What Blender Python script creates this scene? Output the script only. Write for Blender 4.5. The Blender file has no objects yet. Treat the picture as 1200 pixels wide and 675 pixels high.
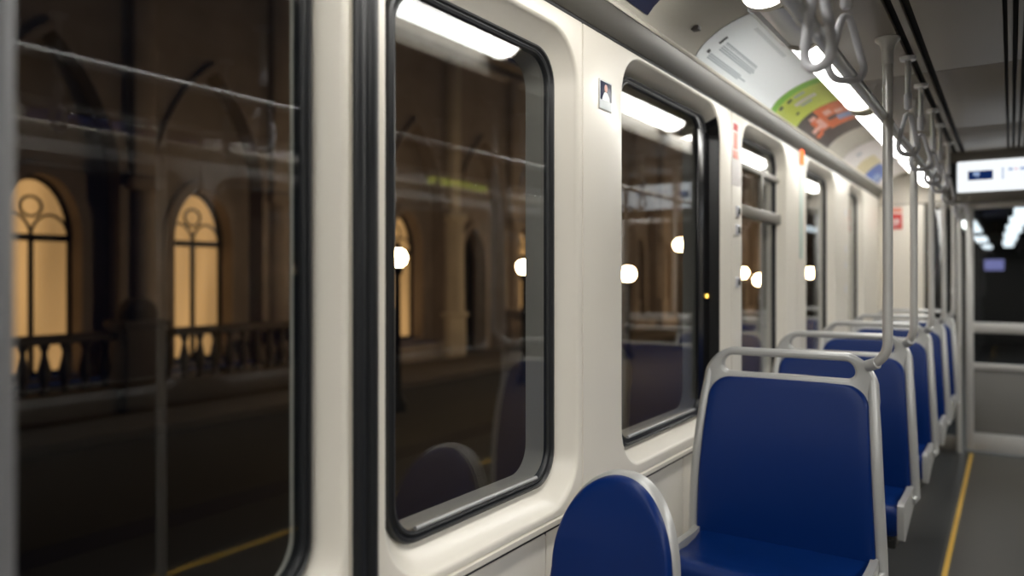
import bpy, bmesh, math, random
from mathutils import Vector, Matrix
random.seed(7)
scene = bpy.context.scene
COL = scene.collection
PI = math.pi
EYE = 1.406                      # height of the lens above the tram floor

# ------------------------------------------------------------------ materials
def new_mat(name):
    m = bpy.data.materials.new(name); m.use_nodes = True
    nt = m.node_tree; nt.nodes.clear()
    out = nt.nodes.new('ShaderNodeOutputMaterial')
    return m, nt, out

def pbr(name, col, rough=.5, metal=0., coat=0., var=0., vscale=6., bump=0., bscale=200., spec=.5):
    m, nt, out = new_mat(name)
    p = nt.nodes.new('ShaderNodeBsdfPrincipled')
    p.inputs['Base Color'].default_value = (*col, 1)
    p.inputs['Roughness'].default_value = rough
    p.inputs['Metallic'].default_value = metal
    p.inputs['Coat Weight'].default_value = coat
    p.inputs['Coat Roughness'].default_value = .12
    p.inputs['Specular IOR Level'].default_value = spec
    tc = nt.nodes.new('ShaderNodeTexCoord')
    if var:
        n = nt.nodes.new('ShaderNodeTexNoise'); n.inputs['Scale'].default_value = vscale; n.inputs['Detail'].default_value = 5
        r = nt.nodes.new('ShaderNodeMapRange'); r.inputs['To Min'].default_value = 1 - var; r.inputs['To Max'].default_value = 1 + var
        mx = nt.nodes.new('ShaderNodeMix'); mx.data_type = 'RGBA'; mx.blend_type = 'MULTIPLY'; mx.inputs['Factor'].default_value = 1
        mx.inputs['A'].default_value = (*col, 1)
        nt.links.new(tc.outputs['Object'], n.inputs['Vector']); nt.links.new(n.outputs['Fac'], r.inputs['Value'])
        nt.links.new(r.outputs['Result'], mx.inputs['B']); nt.links.new(mx.outputs['Result'], p.inputs['Base Color'])
    if bump:
        n2 = nt.nodes.new('ShaderNodeTexNoise'); n2.inputs['Scale'].default_value = bscale; n2.inputs['Detail'].default_value = 3
        b = nt.nodes.new('ShaderNodeBump'); b.inputs['Strength'].default_value = bump; b.inputs['Distance'].default_value = .002
        nt.links.new(tc.outputs['Object'], n2.inputs['Vector']); nt.links.new(n2.outputs['Fac'], b.inputs['Height'])
        nt.links.new(b.outputs['Normal'], p.inputs['Normal'])
    nt.links.new(p.outputs['BSDF'], out.inputs['Surface'])
    return m

def emit(name, col, strength, var=0., vscale=3.):
    m, nt, out = new_mat(name)
    e = nt.nodes.new('ShaderNodeEmission'); e.inputs['Color'].default_value = (*col, 1); e.inputs['Strength'].default_value = strength
    if var:
        tc = nt.nodes.new('ShaderNodeTexCoord')
        mp = nt.nodes.new('ShaderNodeMapping'); mp.inputs['Scale'].default_value = (1, 1, .15)
        n = nt.nodes.new('ShaderNodeTexNoise'); n.inputs['Scale'].default_value = vscale
        r = nt.nodes.new('ShaderNodeMapRange'); r.inputs['From Min'].default_value = .3; r.inputs['From Max'].default_value = .7
        r.inputs['To Min'].default_value = strength*(1-var); r.inputs['To Max'].default_value = strength*(1+var)
        nt.links.new(tc.outputs['Object'], mp.inputs['Vector']); nt.links.new(mp.outputs['Vector'], n.inputs['Vector'])
        nt.links.new(n.outputs['Fac'], r.inputs['Value']); nt.links.new(r.outputs['Result'], e.inputs['Strength'])
    nt.links.new(e.outputs['Emission'], out.inputs['Surface'])
    return m

def glass(name, tint=(.9, .92, .92), base=.04, gain=1.):
    m, nt, out = new_mat(name)
    lw = nt.nodes.new('ShaderNodeLayerWeight'); lw.inputs['Blend'].default_value = .5
    pw = nt.nodes.new('ShaderNodeMath'); pw.operation = 'POWER'; pw.inputs[1].default_value = 5
    ml = nt.nodes.new('ShaderNodeMath'); ml.operation = 'MULTIPLY_ADD'; ml.inputs[1].default_value = (1-base)*gain; ml.inputs[2].default_value = base
    t = nt.nodes.new('ShaderNodeBsdfTransparent'); t.inputs['Color'].default_value = (*tint, 1)
    g = nt.nodes.new('ShaderNodeBsdfGlossy'); g.inputs['Roughness'].default_value = .0; g.inputs['Color'].default_value = (1, 1, 1, 1)
    mx = nt.nodes.new('ShaderNodeMixShader')
    nt.links.new(lw.outputs['Facing'], pw.inputs[0]); nt.links.new(pw.outputs[0], ml.inputs[0]); nt.links.new(ml.outputs[0], mx.inputs[0])
    nt.links.new(t.outputs[0], mx.inputs[1]); nt.links.new(g.outputs[0], mx.inputs[2]); nt.links.new(mx.outputs[0], out.inputs['Surface'])
    return m

M = {
 'cream':   pbr('cream_paint', (.76, .715, .63), .36, coat=.2, var=.02, vscale=2),
 'cream2':  pbr('cream_laminate', (.74, .69, .605), .42, var=.02, vscale=2),
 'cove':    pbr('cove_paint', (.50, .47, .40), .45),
 'trim':    pbr('trim_metal', (.085, .078, .066), .38, .3),
 'trimlit': pbr('trim_lip', (.62, .58, .50), .35),  # pale copy of the trim, edge highlight put into its colour
 'rubber':  pbr('black_rubber', (.012, .013, .015), .38),
 'frit':    pbr('black_enamel', (.006, .006, .007), .22),
 'glass':   glass('window_glass', base=.048),
 'endglass':glass('dark_end_glass', (.55, .57, .6), .05),
 'steel':   pbr('brushed_steel', (.58, .57, .55), .34, .45, var=.05, vscale=30),
 'chrome':  pbr('satin_rail', (.74, .75, .76), .40, .92),
 'seatgrey':pbr('seat_grey_shell', (.42, .42, .41), .34, .25),
 'blue':    pbr('blue_moulded_plastic', (.0003, .018, .118), .36, coat=.0, bump=.06, bscale=420, spec=.22),
 'steeld':  pbr('worn_steel', (.24, .24, .25), .42, .5),  # steel darkened in colour to offset the strong light on the near pole
 'strap':   pbr('strap_grey', (.66, .66, .70), .35),
 'ceil':    pbr('ceiling_panel', (.31, .285, .25), .46, .15, var=.03, vscale=3),
 'slot':    pbr('slot_black', (.008, .008, .008), .6),
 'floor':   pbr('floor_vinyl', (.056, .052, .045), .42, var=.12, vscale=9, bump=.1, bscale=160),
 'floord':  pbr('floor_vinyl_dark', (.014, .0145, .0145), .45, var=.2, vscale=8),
 'yellow':  pbr('yellow_line', (.66, .40, .06), .5, var=.08, vscale=20),
 'grey':    pbr('grey_panel', (.17, .165, .155), .42, var=.02),
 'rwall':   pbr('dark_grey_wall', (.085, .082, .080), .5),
 'sleeve':  pbr('outer_frame_grey', (.42, .38, .34), .5),
 'bead':    pbr('glazing_bead', (.40, .40, .40), .35, .4),
 'farglow': emit('far_tube_light', (.93, 1.0, .97), 4.),
 'lilac':   emit('far_screen', (.36, .36, .72), 1.4),
 'black':   pbr('black_housing', (.008, .010, .011), .35),
 'bulk':    pbr('bulkhead_bronze', (.17, .155, .13), .38, .3),
 'tube':    emit('tube_light', (1.0, .985, .94), 15.),
 'tuber':   emit('tube_light_far_side', (1.0, .985, .94), 36.),
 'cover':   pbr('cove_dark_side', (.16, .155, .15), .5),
 'screen':  emit('display_face', (.93, .97, 1.0), 1.0),
 'scrnavy': emit('display_navy', (.006, .02, .09), 1.),
 'scrlite': emit('display_pale', (.28, .38, .60), 1.),
 'scrrose': emit('display_rose', (.75, .55, .62), 1.),
 'adwhite': pbr('ad_white', (.86, .90, .92), .35),
 'adgrey':  pbr('ad_grey_ink', (.42, .47, .50), .5),
 'adfaint': pbr('ad_faint_ink', (.66, .70, .72), .5),
 'adink':   pbr('ad_dark_ink', (.05, .055, .06), .5),
 'adlime':  pbr('ad_lime', (.55, .62, .10), .4),
 'adgreen': pbr('ad_green', (.22, .50, .06), .4),
 'adorange':pbr('ad_orange', (.62, .14, .045), .4),
 'addark':  pbr('ad_dark', (.075, .060, .055), .4),
 'adpink':  pbr('ad_skin', (.72, .42, .36), .45),
 'adblue':  pbr('ad_steel_blue', (.25, .34, .55), .4),
 'adnavy':  pbr('ad_navy', (.010, .014, .050), .35),
 'adsand':  pbr('ad_sand', (.62, .54, .33), .45),
 'adroyal': pbr('ad_royal_blue', (.06, .13, .42), .4),
 'red':     pbr('sign_red', (.55, .035, .03), .45),
 'salmon':  pbr('sign_salmon', (.72, .27, .20), .45),
 'pale':    pbr('sign_paper', (.74, .70, .68), .45),
 'mint':    pbr('pale_mint', (.52, .62, .56), .4),
 'redlamp': emit('red_indicator', (1., .16, .05), 2.6),
 'stone':   pbr('stone', (.35, .30, .27), .85, var=.28, vscale=2.2, bump=.5, bscale=14),
 'stonel':  pbr('pale_stone', (.62, .56, .46), .85, var=.2, vscale=2.5, bump=.4, bscale=14),
 'stoned':  pbr('dark_stone', (.10, .085, .075), .9, var=.25, vscale=2.2),
 'iron':    pbr('dark_iron', (.010, .010, .011), .5),
 'warm':    emit('lit_window', (1., .54, .20), .52, .40, 1.6),
 'globe':   emit('lamp_globe', (1., .67, .36), 80.),
 'road':    pbr('asphalt', (.007, .007, .0075), .8, var=.3, vscale=3),
 'walk':    pbr('sidewalk_stone', (.11, .092, .075), .8, var=.25, vscale=2),
 'roadline':pbr('road_paint', (.30, .27, .2), .7),
 'amber':   emit('amber_indicator', (1., .6, .1), 3.),
}

# ------------------------------------------------------------------ mesh builder
class MB:
    def __init__(s): s.v = []; s.f = []; s.mi = []; s.cur = 0
    def add(s, vs, fs):
        o = len(s.v); s.v += [tuple(v) for v in vs]
        for f in fs: s.f.append([i+o for i in f]); s.mi.append(s.cur)
        return s
    def box(s, x0, x1, y0, y1, z0, z1):
        vs = [(x, y, z) for x in (x0, x1) for y in (y0, y1) for z in (z0, z1)]
        return s.add(vs, [(0,1,3,2),(4,6,7,5),(0,4,5,1),(2,3,7,6),(0,2,6,4),(1,5,7,3)])
    def bbox(s, x0, x1, y0, y1, z0, z1, b=.004):       # box with chamfered edges
        bm = bmesh.new(); bmesh.ops.create_cube(bm, size=1)
        for v in bm.verts: v.co = ((x0+x1)/2+v.co.x*(x1-x0), (y0+y1)/2+v.co.y*(y1-y0), (z0+z1)/2+v.co.z*(z1-z0))
        bmesh.ops.bevel(bm, geom=list(bm.edges), offset=b, segments=2, affect='EDGES', profile=.5)
        bm.verts.index_update()
        s.add([v.co[:] for v in bm.verts], [[v.index for v in f.verts] for f in bm.faces]); bm.free()
        return s
    def rings(s, rs, close=True, cap0=False, cap1=False):
        n = len(rs[0]); vs = [p for r in rs for p in r]; fs = []
        for k in range(len(rs)-1):
            for i in range(n if close else n-1):
                j = (i+1) % n
                fs.append((k*n+i, k*n+j, (k+1)*n+j, (k+1)*n+i))
        if cap0: fs.append(tuple(range(n))[::-1])
        if cap1: fs.append(tuple((len(rs)-1)*n+i for i in range(n)))
        return s.add(vs, fs)
    def tube(s, path, r, n=12, closed=False, flat=1., cap=True):
        P = [Vector(p) for p in path]; N = len(P); rs = []
        rad = r if isinstance(r, (list, tuple)) else [r]*N
        T = []
        for i in range(N):
            a = P[(i-1) % N] if (closed or i > 0) else P[i]; b = P[(i+1) % N] if (closed or i < N-1) else P[i]
            T.append((b-a).normalized())
        up = Vector((0, 0, 1)) if abs(T[0].z) < .9 else Vector((1, 0, 0))
        nrm = (up - T[0]*up.dot(T[0])).normalized()
        for i in range(N):
            nrm = (nrm - T[i]*nrm.dot(T[i])).normalized(); bn = T[i].cross(nrm)
            rs.append([(P[i] + nrm*(rad[i]*math.cos(2*PI*k/n)) + bn*(rad[i]*flat*math.sin(2*PI*k/n)))[:] for k in range(n)])
        if closed: rs.append(rs[0]); return s.rings(rs)
        return s.rings(rs, cap0=cap, cap1=cap)
    def lathe(s, prof, c=(0, 0, 0), n=20):
        rs = [[(c[0]+r*math.cos(2*PI*k/n), c[1]+r*math.sin(2*PI*k/n), c[2]+z) for k in range(n)] for r, z in prof]
        return s.rings(rs, cap0=True, cap1=True)
    def prism_y(s, prof, y0, y1, cap=True, close=True):      # profile (x,z) swept along y
        return s.rings([[(x, y0, z) for x, z in prof], [(x, y1, z) for x, z in prof]], close=close, cap0=cap, cap1=cap)
    def prism_x(s, prof, x0, x1):                            # profile (y,z) swept along x
        return s.rings([[(x0, y, z) for y, z in prof], [(x1, y, z) for y, z in prof]], cap0=True, cap1=True)
    def obj(s, name, mats, parent=None, smooth=38, loc=None):
        me = bpy.data.meshes.new(name); me.from_pydata(s.v, [], s.f); me.validate()
        bm = bmesh.new(); bm.from_mesh(me); bmesh.ops.recalc_face_normals(bm, faces=bm.faces); bm.to_mesh(me); bm.free()
        for m in (mats if isinstance(mats, (list, tuple)) else [mats]): me.materials.append(m)
        if isinstance(mats, (list, tuple)) and len(me.polygons) == len(s.mi):
            for p, i in zip(me.polygons, s.mi): p.material_index = i
        if smooth:
            for p in me.polygons: p.use_smooth = True
            me.set_sharp_from_angle(angle=math.radians(smooth))
        o = bpy.data.objects.new(name, me); COL.objects.link(o)
        if parent is not None: o.parent = parent
        if loc is not None: o.location = loc
        return o

def thing(name, label, cat, loc=(0, 0, 0), rz=0, group=None):
    o = bpy.data.objects.new(name, None); COL.objects.link(o)
    o.empty_display_size = .05
    o.location = loc; o.rotation_euler = (0, 0, rz); o['label'] = label; o['category'] = cat
    if group: o['group'] = group
    return o
def tag(o, label, cat, group=None):
    o['label'] = label; o['category'] = cat
    if group: o['group'] = group
    return o
def struct(o, label=None, cat=None):
    o['kind'] = 'structure'
    if label: o['label'] = label; o['category'] = cat
    return o
def dup(root, label, loc=None, rz=None):
    r = root.copy(); COL.objects.link(r); r['label'] = label
    if loc is not None: r.location = loc
    if rz is not None: r.rotation_euler = (0, 0, rz)
    def rec(a, b):
        for ch in list(a.children):
            c = ch.copy(); COL.objects.link(c); c.parent = b; rec(ch, c)
    rec(root, r)
    return r

K = 8
def rrect(x, y0, y1, z0, z1, r):
    """rounded rectangle in the plane x, 4 corners of K+1 points"""
    pts = []
    for cy, cz, a0 in ((y1-r, z1-r, 0), (y0+r, z1-r, 90), (y0+r, z0+r, 180), (y1-r, z0+r, 270)):
        for i in range(K+1):
            a = math.radians(a0 + 90*i/K); pts.append((x, cy+r*math.cos(a), cz+r*math.sin(a)))
    return pts
def orect(x, y0, y1, z0, z1, hole):
    """plain rectangle sampled to pair with the points of rrect(*hole)"""
    _, a0, a1, b0, b1, r = hole; pts = []; h = K//2
    for c, (cy, cz, Y, Z, vert) in enumerate(((a1-r, b1-r, y1, z1, 1), (a0+r, b1-r, y0, z1, 0), (a0+r, b0+r, y0, z0, 1), (a1-r, b0+r, y1, z0, 0))):
        s0, s1 = ((Y, cz), (cy, Z)) if vert else ((cy, Z), (Y, cz))
        for i in range(K+1):
            if i <= h: t = i/h; p = (s0[0]+(Y-s0[0])*t, s0[1]+(Z-s0[1])*t)
            else: t = (i-h)/h; p = (Y+(s1[0]-Y)*t, Z+(s1[1]-Z)*t)
            pts.append((x, *p))
    return pts

# ------------------------------------------------------------------ left wall with its windows
F, G = -.9375, -.99                # inner face of the wall, plane of the glass
TOP, BOT = EYE+.70, EYE-.60
FLOOR_Y0, END = -5.0, 7.0

def wall_bay(mb, s, F, G, p0, p1, hole_f, hole_g, z0=BOT, z1=TOP, rF=.125, rG=.085):
    """one moulded wall panel: face, rounded lip, sloping reveal down to the glass"""
    d = .010*s
    fy0, fy1, fz0, fz1 = hole_f; gy0, gy1, gz0, gz1 = hole_g
    e = .012
    lip = (F, fy0-e, fy1+e, fz0-e, fz1+e, rF+e)
    rs = [orect(F+d, p0, p1, z0, z1, lip), orect(F, p0+.004, p1-.004, z0+.004, z1-.004, lip), rrect(*lip)]
    for t in (.25, .5, .75, 1.):
        a = t*PI/2
        u, w = math.sin(a)*.55+.45*t, (1-math.cos(a))
        rs.append(rrect(F+.014*s*w, fy0-e*(1-u), fy1+e*(1-u), fz0-e*(1-u), fz1+e*(1-u), rF+e*(1-u)))
    rs.append(rrect(G+.004*s, gy0, gy1, gz0, gz1, rG))
    rs.append(rrect(G+.05*s, gy0, gy1, gz0, gz1, rG))
    mb.rings(rs)

def window(name, s, G, outer, inner, rO=.085, rI=.07, flush=None):
    """rubber gasket ring (top level) with its pane as a child"""
    oy0, oy1, oz0, oz1 = outer; iy0, iy1, iz0, iz1 = inner
    g = MB()
    m = lambda t: (oy0+(iy0-oy0)*t, oy1+(iy1-oy1)*t, oz0+(iz0-oz0)*t, oz1+(iz1-oz1)*t)
    rs = [rrect(G+.010*s, oy0, oy1, oz0, oz1, rO)]
    for t, h in ((0., -.004), (.12, -.011), (.35, -.013), (.48, -.007), (.52, -.007), (.7, -.011), (.9, -.009), (1., -.002), (1., .012)):
        a = m(t); rs.append(rrect(G + h*s, *a, rO+(rI-rO)*t))
    if flush is not None:
        rs = [rs[0]] + rs[1:]
    g.rings(rs)
    w = struct(g.obj(name, M['rubber'], smooth=30))
    p = MB(); a = rrect(G-.003, iy0-.004, iy1+.004, iz0-.004, iz1+.004, rI); b = [(G+.003, y, z) for _, y, z in a]
    p.rings([a, b], cap0=True, cap1=True)
    p.obj('glass_pane', M['glass'], w)
    if name == 'window_1': return w
    sv = MB()
    sv.rings([rrect(G+.004*s, iy0, iy1, iz0, iz1, rI), rrect(G+.058*s, iy0+.002, iy1-.002, iz0+.002, iz1-.002, rI), rrect(G+.062*s, iy0-.03, iy1+.03, iz0-.03, iz1+.03, rI+.03)])
    sv.obj('outer_frame', M['sleeve'], w)
    if s < 0:
        be = MB(); be.tube([(G+.008, y, iz0+.004) for y in (iy0+rI*.8, (iy0+iy1)/2, iy1-rI*.8)], .005, 10); be.obj('glazing_bead', M['bead'], w)
    return w

Z = lambda r: EYE + r
left = MB()
# (panel y0,y1) (hole in the face y0,y1,z0,z1) (gasket outer) (glass) 
LW = [
 ((-1.20, .900), (-.45, .880, Z(-.574), Z(.622)), (-.40, .8546, Z(-.528), Z(.578)), (-.375, .832, Z(-.505), Z(.555))),
 ((.962, 1.728), (.993, 1.700, Z(-.574), Z(.622)), (1.035, 1.656, Z(-.528), Z(.582)), (1.060, 1.624, Z(-.503), Z(.556))),
 ((1.728, 2.985), (1.974, 2.842, Z(-.560), Z(.655)), (2.02, 2.830, Z(-.523), Z(.622)), (2.045, 2.735, Z(-.497), Z(.597))),
 ((2.985, 4.09), (3.13, 3.87, Z(-.560), Z(.655)), (3.17, 3.83, Z(-.523), Z(.622)), (3.195, 3.80, Z(-.497), Z(.597))),
 ((4.09, 5.35), (4.31, 5.10, Z(-.560), Z(.655)), (4.35, 5.06, Z(-.523), Z(.622)), (4.375, 5.01, Z(-.497), Z(.597))),
 ((5.35, 7.0), (5.60, 6.23, Z(-.560), Z(.655)), (5.64, 6.19, Z(-.523), Z(.622)), (5.665, 6.15, Z(-.497), Z(.597))),
]
for i, ((p0, p1), hf, go, gi) in enumerate(LW):
    wall_bay(left, -1, F, G, p0, p1, hf, go)
    window('window_%d' % (i+1), -1, G, go, gi)
# plain stretch behind the photographer and the lower panels with their dark shadow gaps
left.box(F-.02, F, -5.0, -1.204, BOT, TOP)
lows = [-5.0, -1.2, .90, 1.56, 2.48, 3.62, 4.5, 5.4, 7.0]
for a, b in zip(lows[:-1], lows[1:]):
    left.bbox(F-.030, F-.010, a+.002, b-.002, .10, BOT-.029, .004)
left.box(F-.06, F-.04, -5.0, 7.0, .0, BOT+.02)
left.box(F-.03, F+.002, .902, .960, BOT-.5, TOP)
struct(left.obj('wall_left', M['cream'], smooth=42))
# ledge under the window panels
lg = MB()
lg.rings([[(F-.035, y, Z(-.598)), (F-.002, y, Z(-.598)), (F+.004, y, Z(-.601)), (F+.004, y, Z(-.613)), (F-.001, y, Z(-.617)), (F-.035, y, Z(-.617))] for y in (-5., .90)], cap0=True, cap1=True)
lg.rings([[(F-.035, y, Z(-.598)), (F-.002, y, Z(-.598)), (F+.004, y, Z(-.601)), (F+.004, y, Z(-.613)), (F-.001, y, Z(-.617)), (F-.035, y, Z(-.617))] for y in (.962, 7.)], cap0=True, cap1=True)
struct(lg.obj('trim_1', M['cream2'], smooth=50))

gs = MB(); gs.box(F-.028, F-.013, -5.0, .90, Z(-.636), Z(-.616)); gs.box(F-.028, F-.013, .962, 7.0, Z(-.636), Z(-.616)); struct(gs.obj('trim_11', M['slot']))  # black strip in the gap under the ledge, its shade put in as colour
# black double rubber seal between the first and the second window panel
sl = MB()
for a, b in ((.9035, .928), (.934, .9595)):
    sl.tube([(F+.001, (a+b)/2, z) for z in (.02, .8, 1.6, TOP-.01)], .0125, 14)
sl.box(F+.0015, F+.006, .902, .961, .02, TOP-.01)
tag(sl.obj('rubber_seal', M['rubber']), 'tall black double rubber seal running up between the two nearest window panels', 'seal')

# hopper rail of the third window
w3 = bpy.data.objects['window_4']
hp = MB()
hp.bbox(G+.004, G+.034, 3.165, 3.835, Z(.262), Z(.315), .006)
hp.bbox(G+.004, G+.026, 3.165, 3.835, Z(.47), Z(.50), .006)
hp.bbox(G+.004, G+.026, 3.52, 3.55, Z(.31), Z(.48), .004)
hp.obj('hopper_frame', M['bulk'], w3)
# black enamel border of the second window
w2 = bpy.data.objects['window_3']
bd = MB()
bd.bbox(G+.006, G+.016, 2.70, 2.822, Z(-.46), Z(.56), .004); 
def shr(r, e): return (r[0]+e, r[1]-e, r[2]+e, r[3]-e)
go_, hf_ = LW[2][2], LW[2][1]
def side_pts(x, rc, rad, e):
    p = rrect(x, *shr(rc, e), rad); return p[3*(K+1)+K//2:] + p[:K//2+1]
bd.rings([side_pts(G+.005, go_, .085, .005), side_pts(F-.004, hf_, .125, .006), side_pts(F-.002, hf_, .125, .001), side_pts(G+.005, go_, .085, .001)], close=False)
bd.obj('enamel_border', M['frit'], w2)
lt = MB(); lt.lathe([(.0, 0), (.007, 0), (.009, .003), (.006, .006), (0, .006)], n=14)
lo = lt.obj('indicator_lamp', M['amber'], w2); lo.rotation_euler = (0, PI/2, 0); lo.location = (G+.016, 2.79, Z(-.072))

# small marks on the wall
def wall_card(name, y0, y1, z0, z1, mat, x=F, t=.0022, parent=None):
    m = MB(); m.bbox(x, x+t, y0, y1, z0, z1, .0008); return m.obj(name, mat, parent)
ps = thing('pictogram_sign', 'small framed photo notice on the pillar right of the second window', 'sign', (F, 1.857, Z(.505)))
def local(o, root):
    o.parent = root; o.location = o.location - root.location; return o
c = wall_card('sign_plate', 1.819, 1.896, Z(.463), Z(.546), M['steel']); local(c, ps)
c = wall_card('sign_paper', 1.822, 1.893, Z(.466), Z(.543), M['adwhite'], F+.002, .0008); local(c, ps)
c = wall_card('sign_photo', 1.824, 1.891, Z(.490), Z(.541), M['adnavy'], F+.0028, .0006); local(c, ps); c['label'] = 'dark photo field of the notice'
fg = MB()
fg.prism_x([(1.857+.009*math.cos(a), Z(.524)+.011*math.sin(a)) for a in [2*PI*k/14 for k in range(14)]], F+.0034, F+.0038)
fo = fg.obj('portrait_head', M['adpink']); local(fo, ps)
fg = MB(); fg.prism_x([(1.833, Z(.488)), (1.838, Z(.500)), (1.848, Z(.512)), (1.857, Z(.514)), (1.866, Z(.512)), (1.878, Z(.500)), (1.882, Z(.488))], F+.0034, F+.0037)
fo = fg.obj('portrait_shoulders', M['adwhite']); local(fo, ps)

rs_ = thing('safety_sticker', 'tall white sticker with red marks on the pillar right of the third window', 'sticker', (F, 3.05, Z(.50)))
for nm, a in (('sticker_sheet', (2.985, 3.105, Z(.375), Z(.64), M['pale'], F, .0014)), ('red_symbol', (3.005, 3.060, Z(.60), Z(.628), M['red'], F+.0014, .0006)),
              ('red_stripe', (3.008, 3.058, Z(.525), Z(.592), M['salmon'], F+.0014, .0006)), ('red_stripe', (2.998, 3.064, Z(.485), Z(.518), M['salmon'], F+.0014, .0006))):
    local(wall_card(nm, *a), rs_)
for k, (zz, lab) in enumerate(((.272, 'uppermost small dark push button on the pillar under the red marked sticker'),
                               (.195, 'middle small dark push button on the pillar under the red marked sticker'),
                               (-.02, 'lowest small dark push button on the pillar under the red marked sticker'))):
    b = MB(); b.bbox(0, .008, -.02, .02, -.022, .022, .003); r = thing('push_button', lab, 'button', (F, 3.055, Z(zz)), group='buttons on the pillar')
    b.obj('button_plate', M['strap'], r); b2 = MB(); b2.bbox(.008, .013, -.011, .011, -.013, .013, .002); b2.obj('button_cap', M['black'], r)
il = thing('door_indicator', 'pale strip with glowing red lamp on top on the pillar after the fourth window', 'indicator', (F, 4.18, Z(.5)))
local(wall_card('indicator_strip', 4.14, 4.215, Z(.10), Z(.70), M['mint'], F, .003), il)
local(wall_card('red_lamp', 4.145, 4.21, Z(.605), Z(.685), M['redlamp'], F+.003, .006), il)
for k, zz in enumerate((.42, .17, .06, -.10)):
    tag(wall_card('wall_tag', 5.45, 5.50, Z(zz), Z(zz+.045), M['strap'], F, .003), 'small grey tag on the last pillar, %s of four' % ['topmost', 'second from top', 'third from top', 'lowest'][k], 'tag', 'tags on the last pillar')

# ------------------------------------------------------------------ right wall (seen only mirrored in the glass)
FR, GR = 1.90, 1.953
right = MB()
RW = [(-4.9+1.49*i, -4.9+1.49*(i+1)) for i in range(8)]
for i, (a, b) in enumerate(RW):
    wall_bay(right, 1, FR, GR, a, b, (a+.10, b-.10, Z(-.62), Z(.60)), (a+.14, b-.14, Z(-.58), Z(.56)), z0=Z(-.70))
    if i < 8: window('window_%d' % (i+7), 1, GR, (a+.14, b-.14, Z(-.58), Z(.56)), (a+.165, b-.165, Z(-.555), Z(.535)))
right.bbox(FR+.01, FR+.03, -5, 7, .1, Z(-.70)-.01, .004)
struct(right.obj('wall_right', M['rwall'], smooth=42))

# ------------------------------------------------------------------ end walls
ew = MB()
ew.bbox(F-.04, -.600, 7.0, 7.05, 0, EYE+.61, .004)
ew.bbox(F-.04, .0, 7.0, 7.05, EYE+.618, 2.35, .004)
ew.box(1.45, FR+.04, 7.0, 7.05, 0, 2.35)
ew.box(.0, 1.45, 7.0, 7.05, EYE+.66, 2.35)
struct(ew.obj('wall_front', M['cream2']))
bw = MB(); bw.box(F-.06, FR+.06, -5.08, -5.0, 0, 2.35); struct(bw.obj('wall_back', M['grey']))

sg = thing('emergency_notice', 'red square notice on the cream end wall', 'sign', (-.815, 7.0, Z(.48)))
m = MB(); m.bbox(-.056, .056, -.004, 0, -.075, .055, .001); m.obj('notice_plate', M['red'], sg)
m = MB(); m.box(-.030, -.006, -.0048, -.004, -.03, .012); m.box(.006, .030, -.0048, -.004, -.03, .012); m.box(-.03, .03, -.0048, -.004, -.048, -.040); m.obj('white_symbol', M['pale'], sg)
m = MB(); m.bbox(-.056, .056, -.004, 0, .068, .105, .001); m.obj('notice_header', M['salmon'], sg)

# glazed partition and door at the front of the saloon
gp = thing('glazed_side_panel', 'narrow dark glazed panel between cream end wall and steel post', 'panel', (-.47, 7.02, 0))
m = MB(); m.bbox(-.125, .10, -.006, .006, .12, Z(.56), .002); m.obj('dark_pane', M['endglass'], gp)
m = MB(); m.bbox(-.125, .125, -.02, .02, Z(.56), Z(.61), .004); m.bbox(-.125, .10, -.02, .02, .0, .12, .004); m.bbox(-.13, -.113, -.02, .02, .12, Z(.56), .003); m.obj('panel_frame', M['bulk'], gp)
post = MB(); post.tube([(-.345, 6.96, 0), (-.345, 6.96, 1.0), (-.345, 6.96, Z(.61))], .019, 14)
tag(post.obj('steel_post', M['steel']), 'steel floor to lintel post beside the end door', 'post')
dr = thing('door_1', 'grey end door with dark upper glazing and kick plate', 'door', (.55, 7.02, 0))
dr['kind'] = 'structure'
def zr(v, d=6.02): return EYE + (325-v)/870*d
m = MB()
m.bbox(-.855, -.80, -.025, .025, .02, zr(237), .006)
m.bbox(.80, .855, -.025, .025, .02, zr(237), .006)
m.bbox(-.80, .80, -.025, .025, zr(246), zr(237), .006)
m.bbox(-.80, .80, -.03, .025, zr(389), zr(377), .008)
m.bbox(-.80, .80, -.03, .025, zr(431), zr(424), .006)
m.obj('door_frame', M['steel'], dr)
m = MB(); m.bbox(-.80, .80, -.012, .012, zr(504), zr(431), .003); m.obj('lower_panel', M['grey'], dr)
m = MB(); m.bbox(-.80, .80, -.028, .02, .02, zr(505), .004); m.obj('kick_plate', M['steel'], dr)
m = MB(); m.box(-.80, .80, -.004, .004, zr(377), zr(246)); m.obj('upper_pane', M['endglass'], dr)
m = MB(); m.box(-.80, .80, -.004, .004, zr(424), zr(389)); m.obj('lower_pane', M['endglass'], dr)
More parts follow.
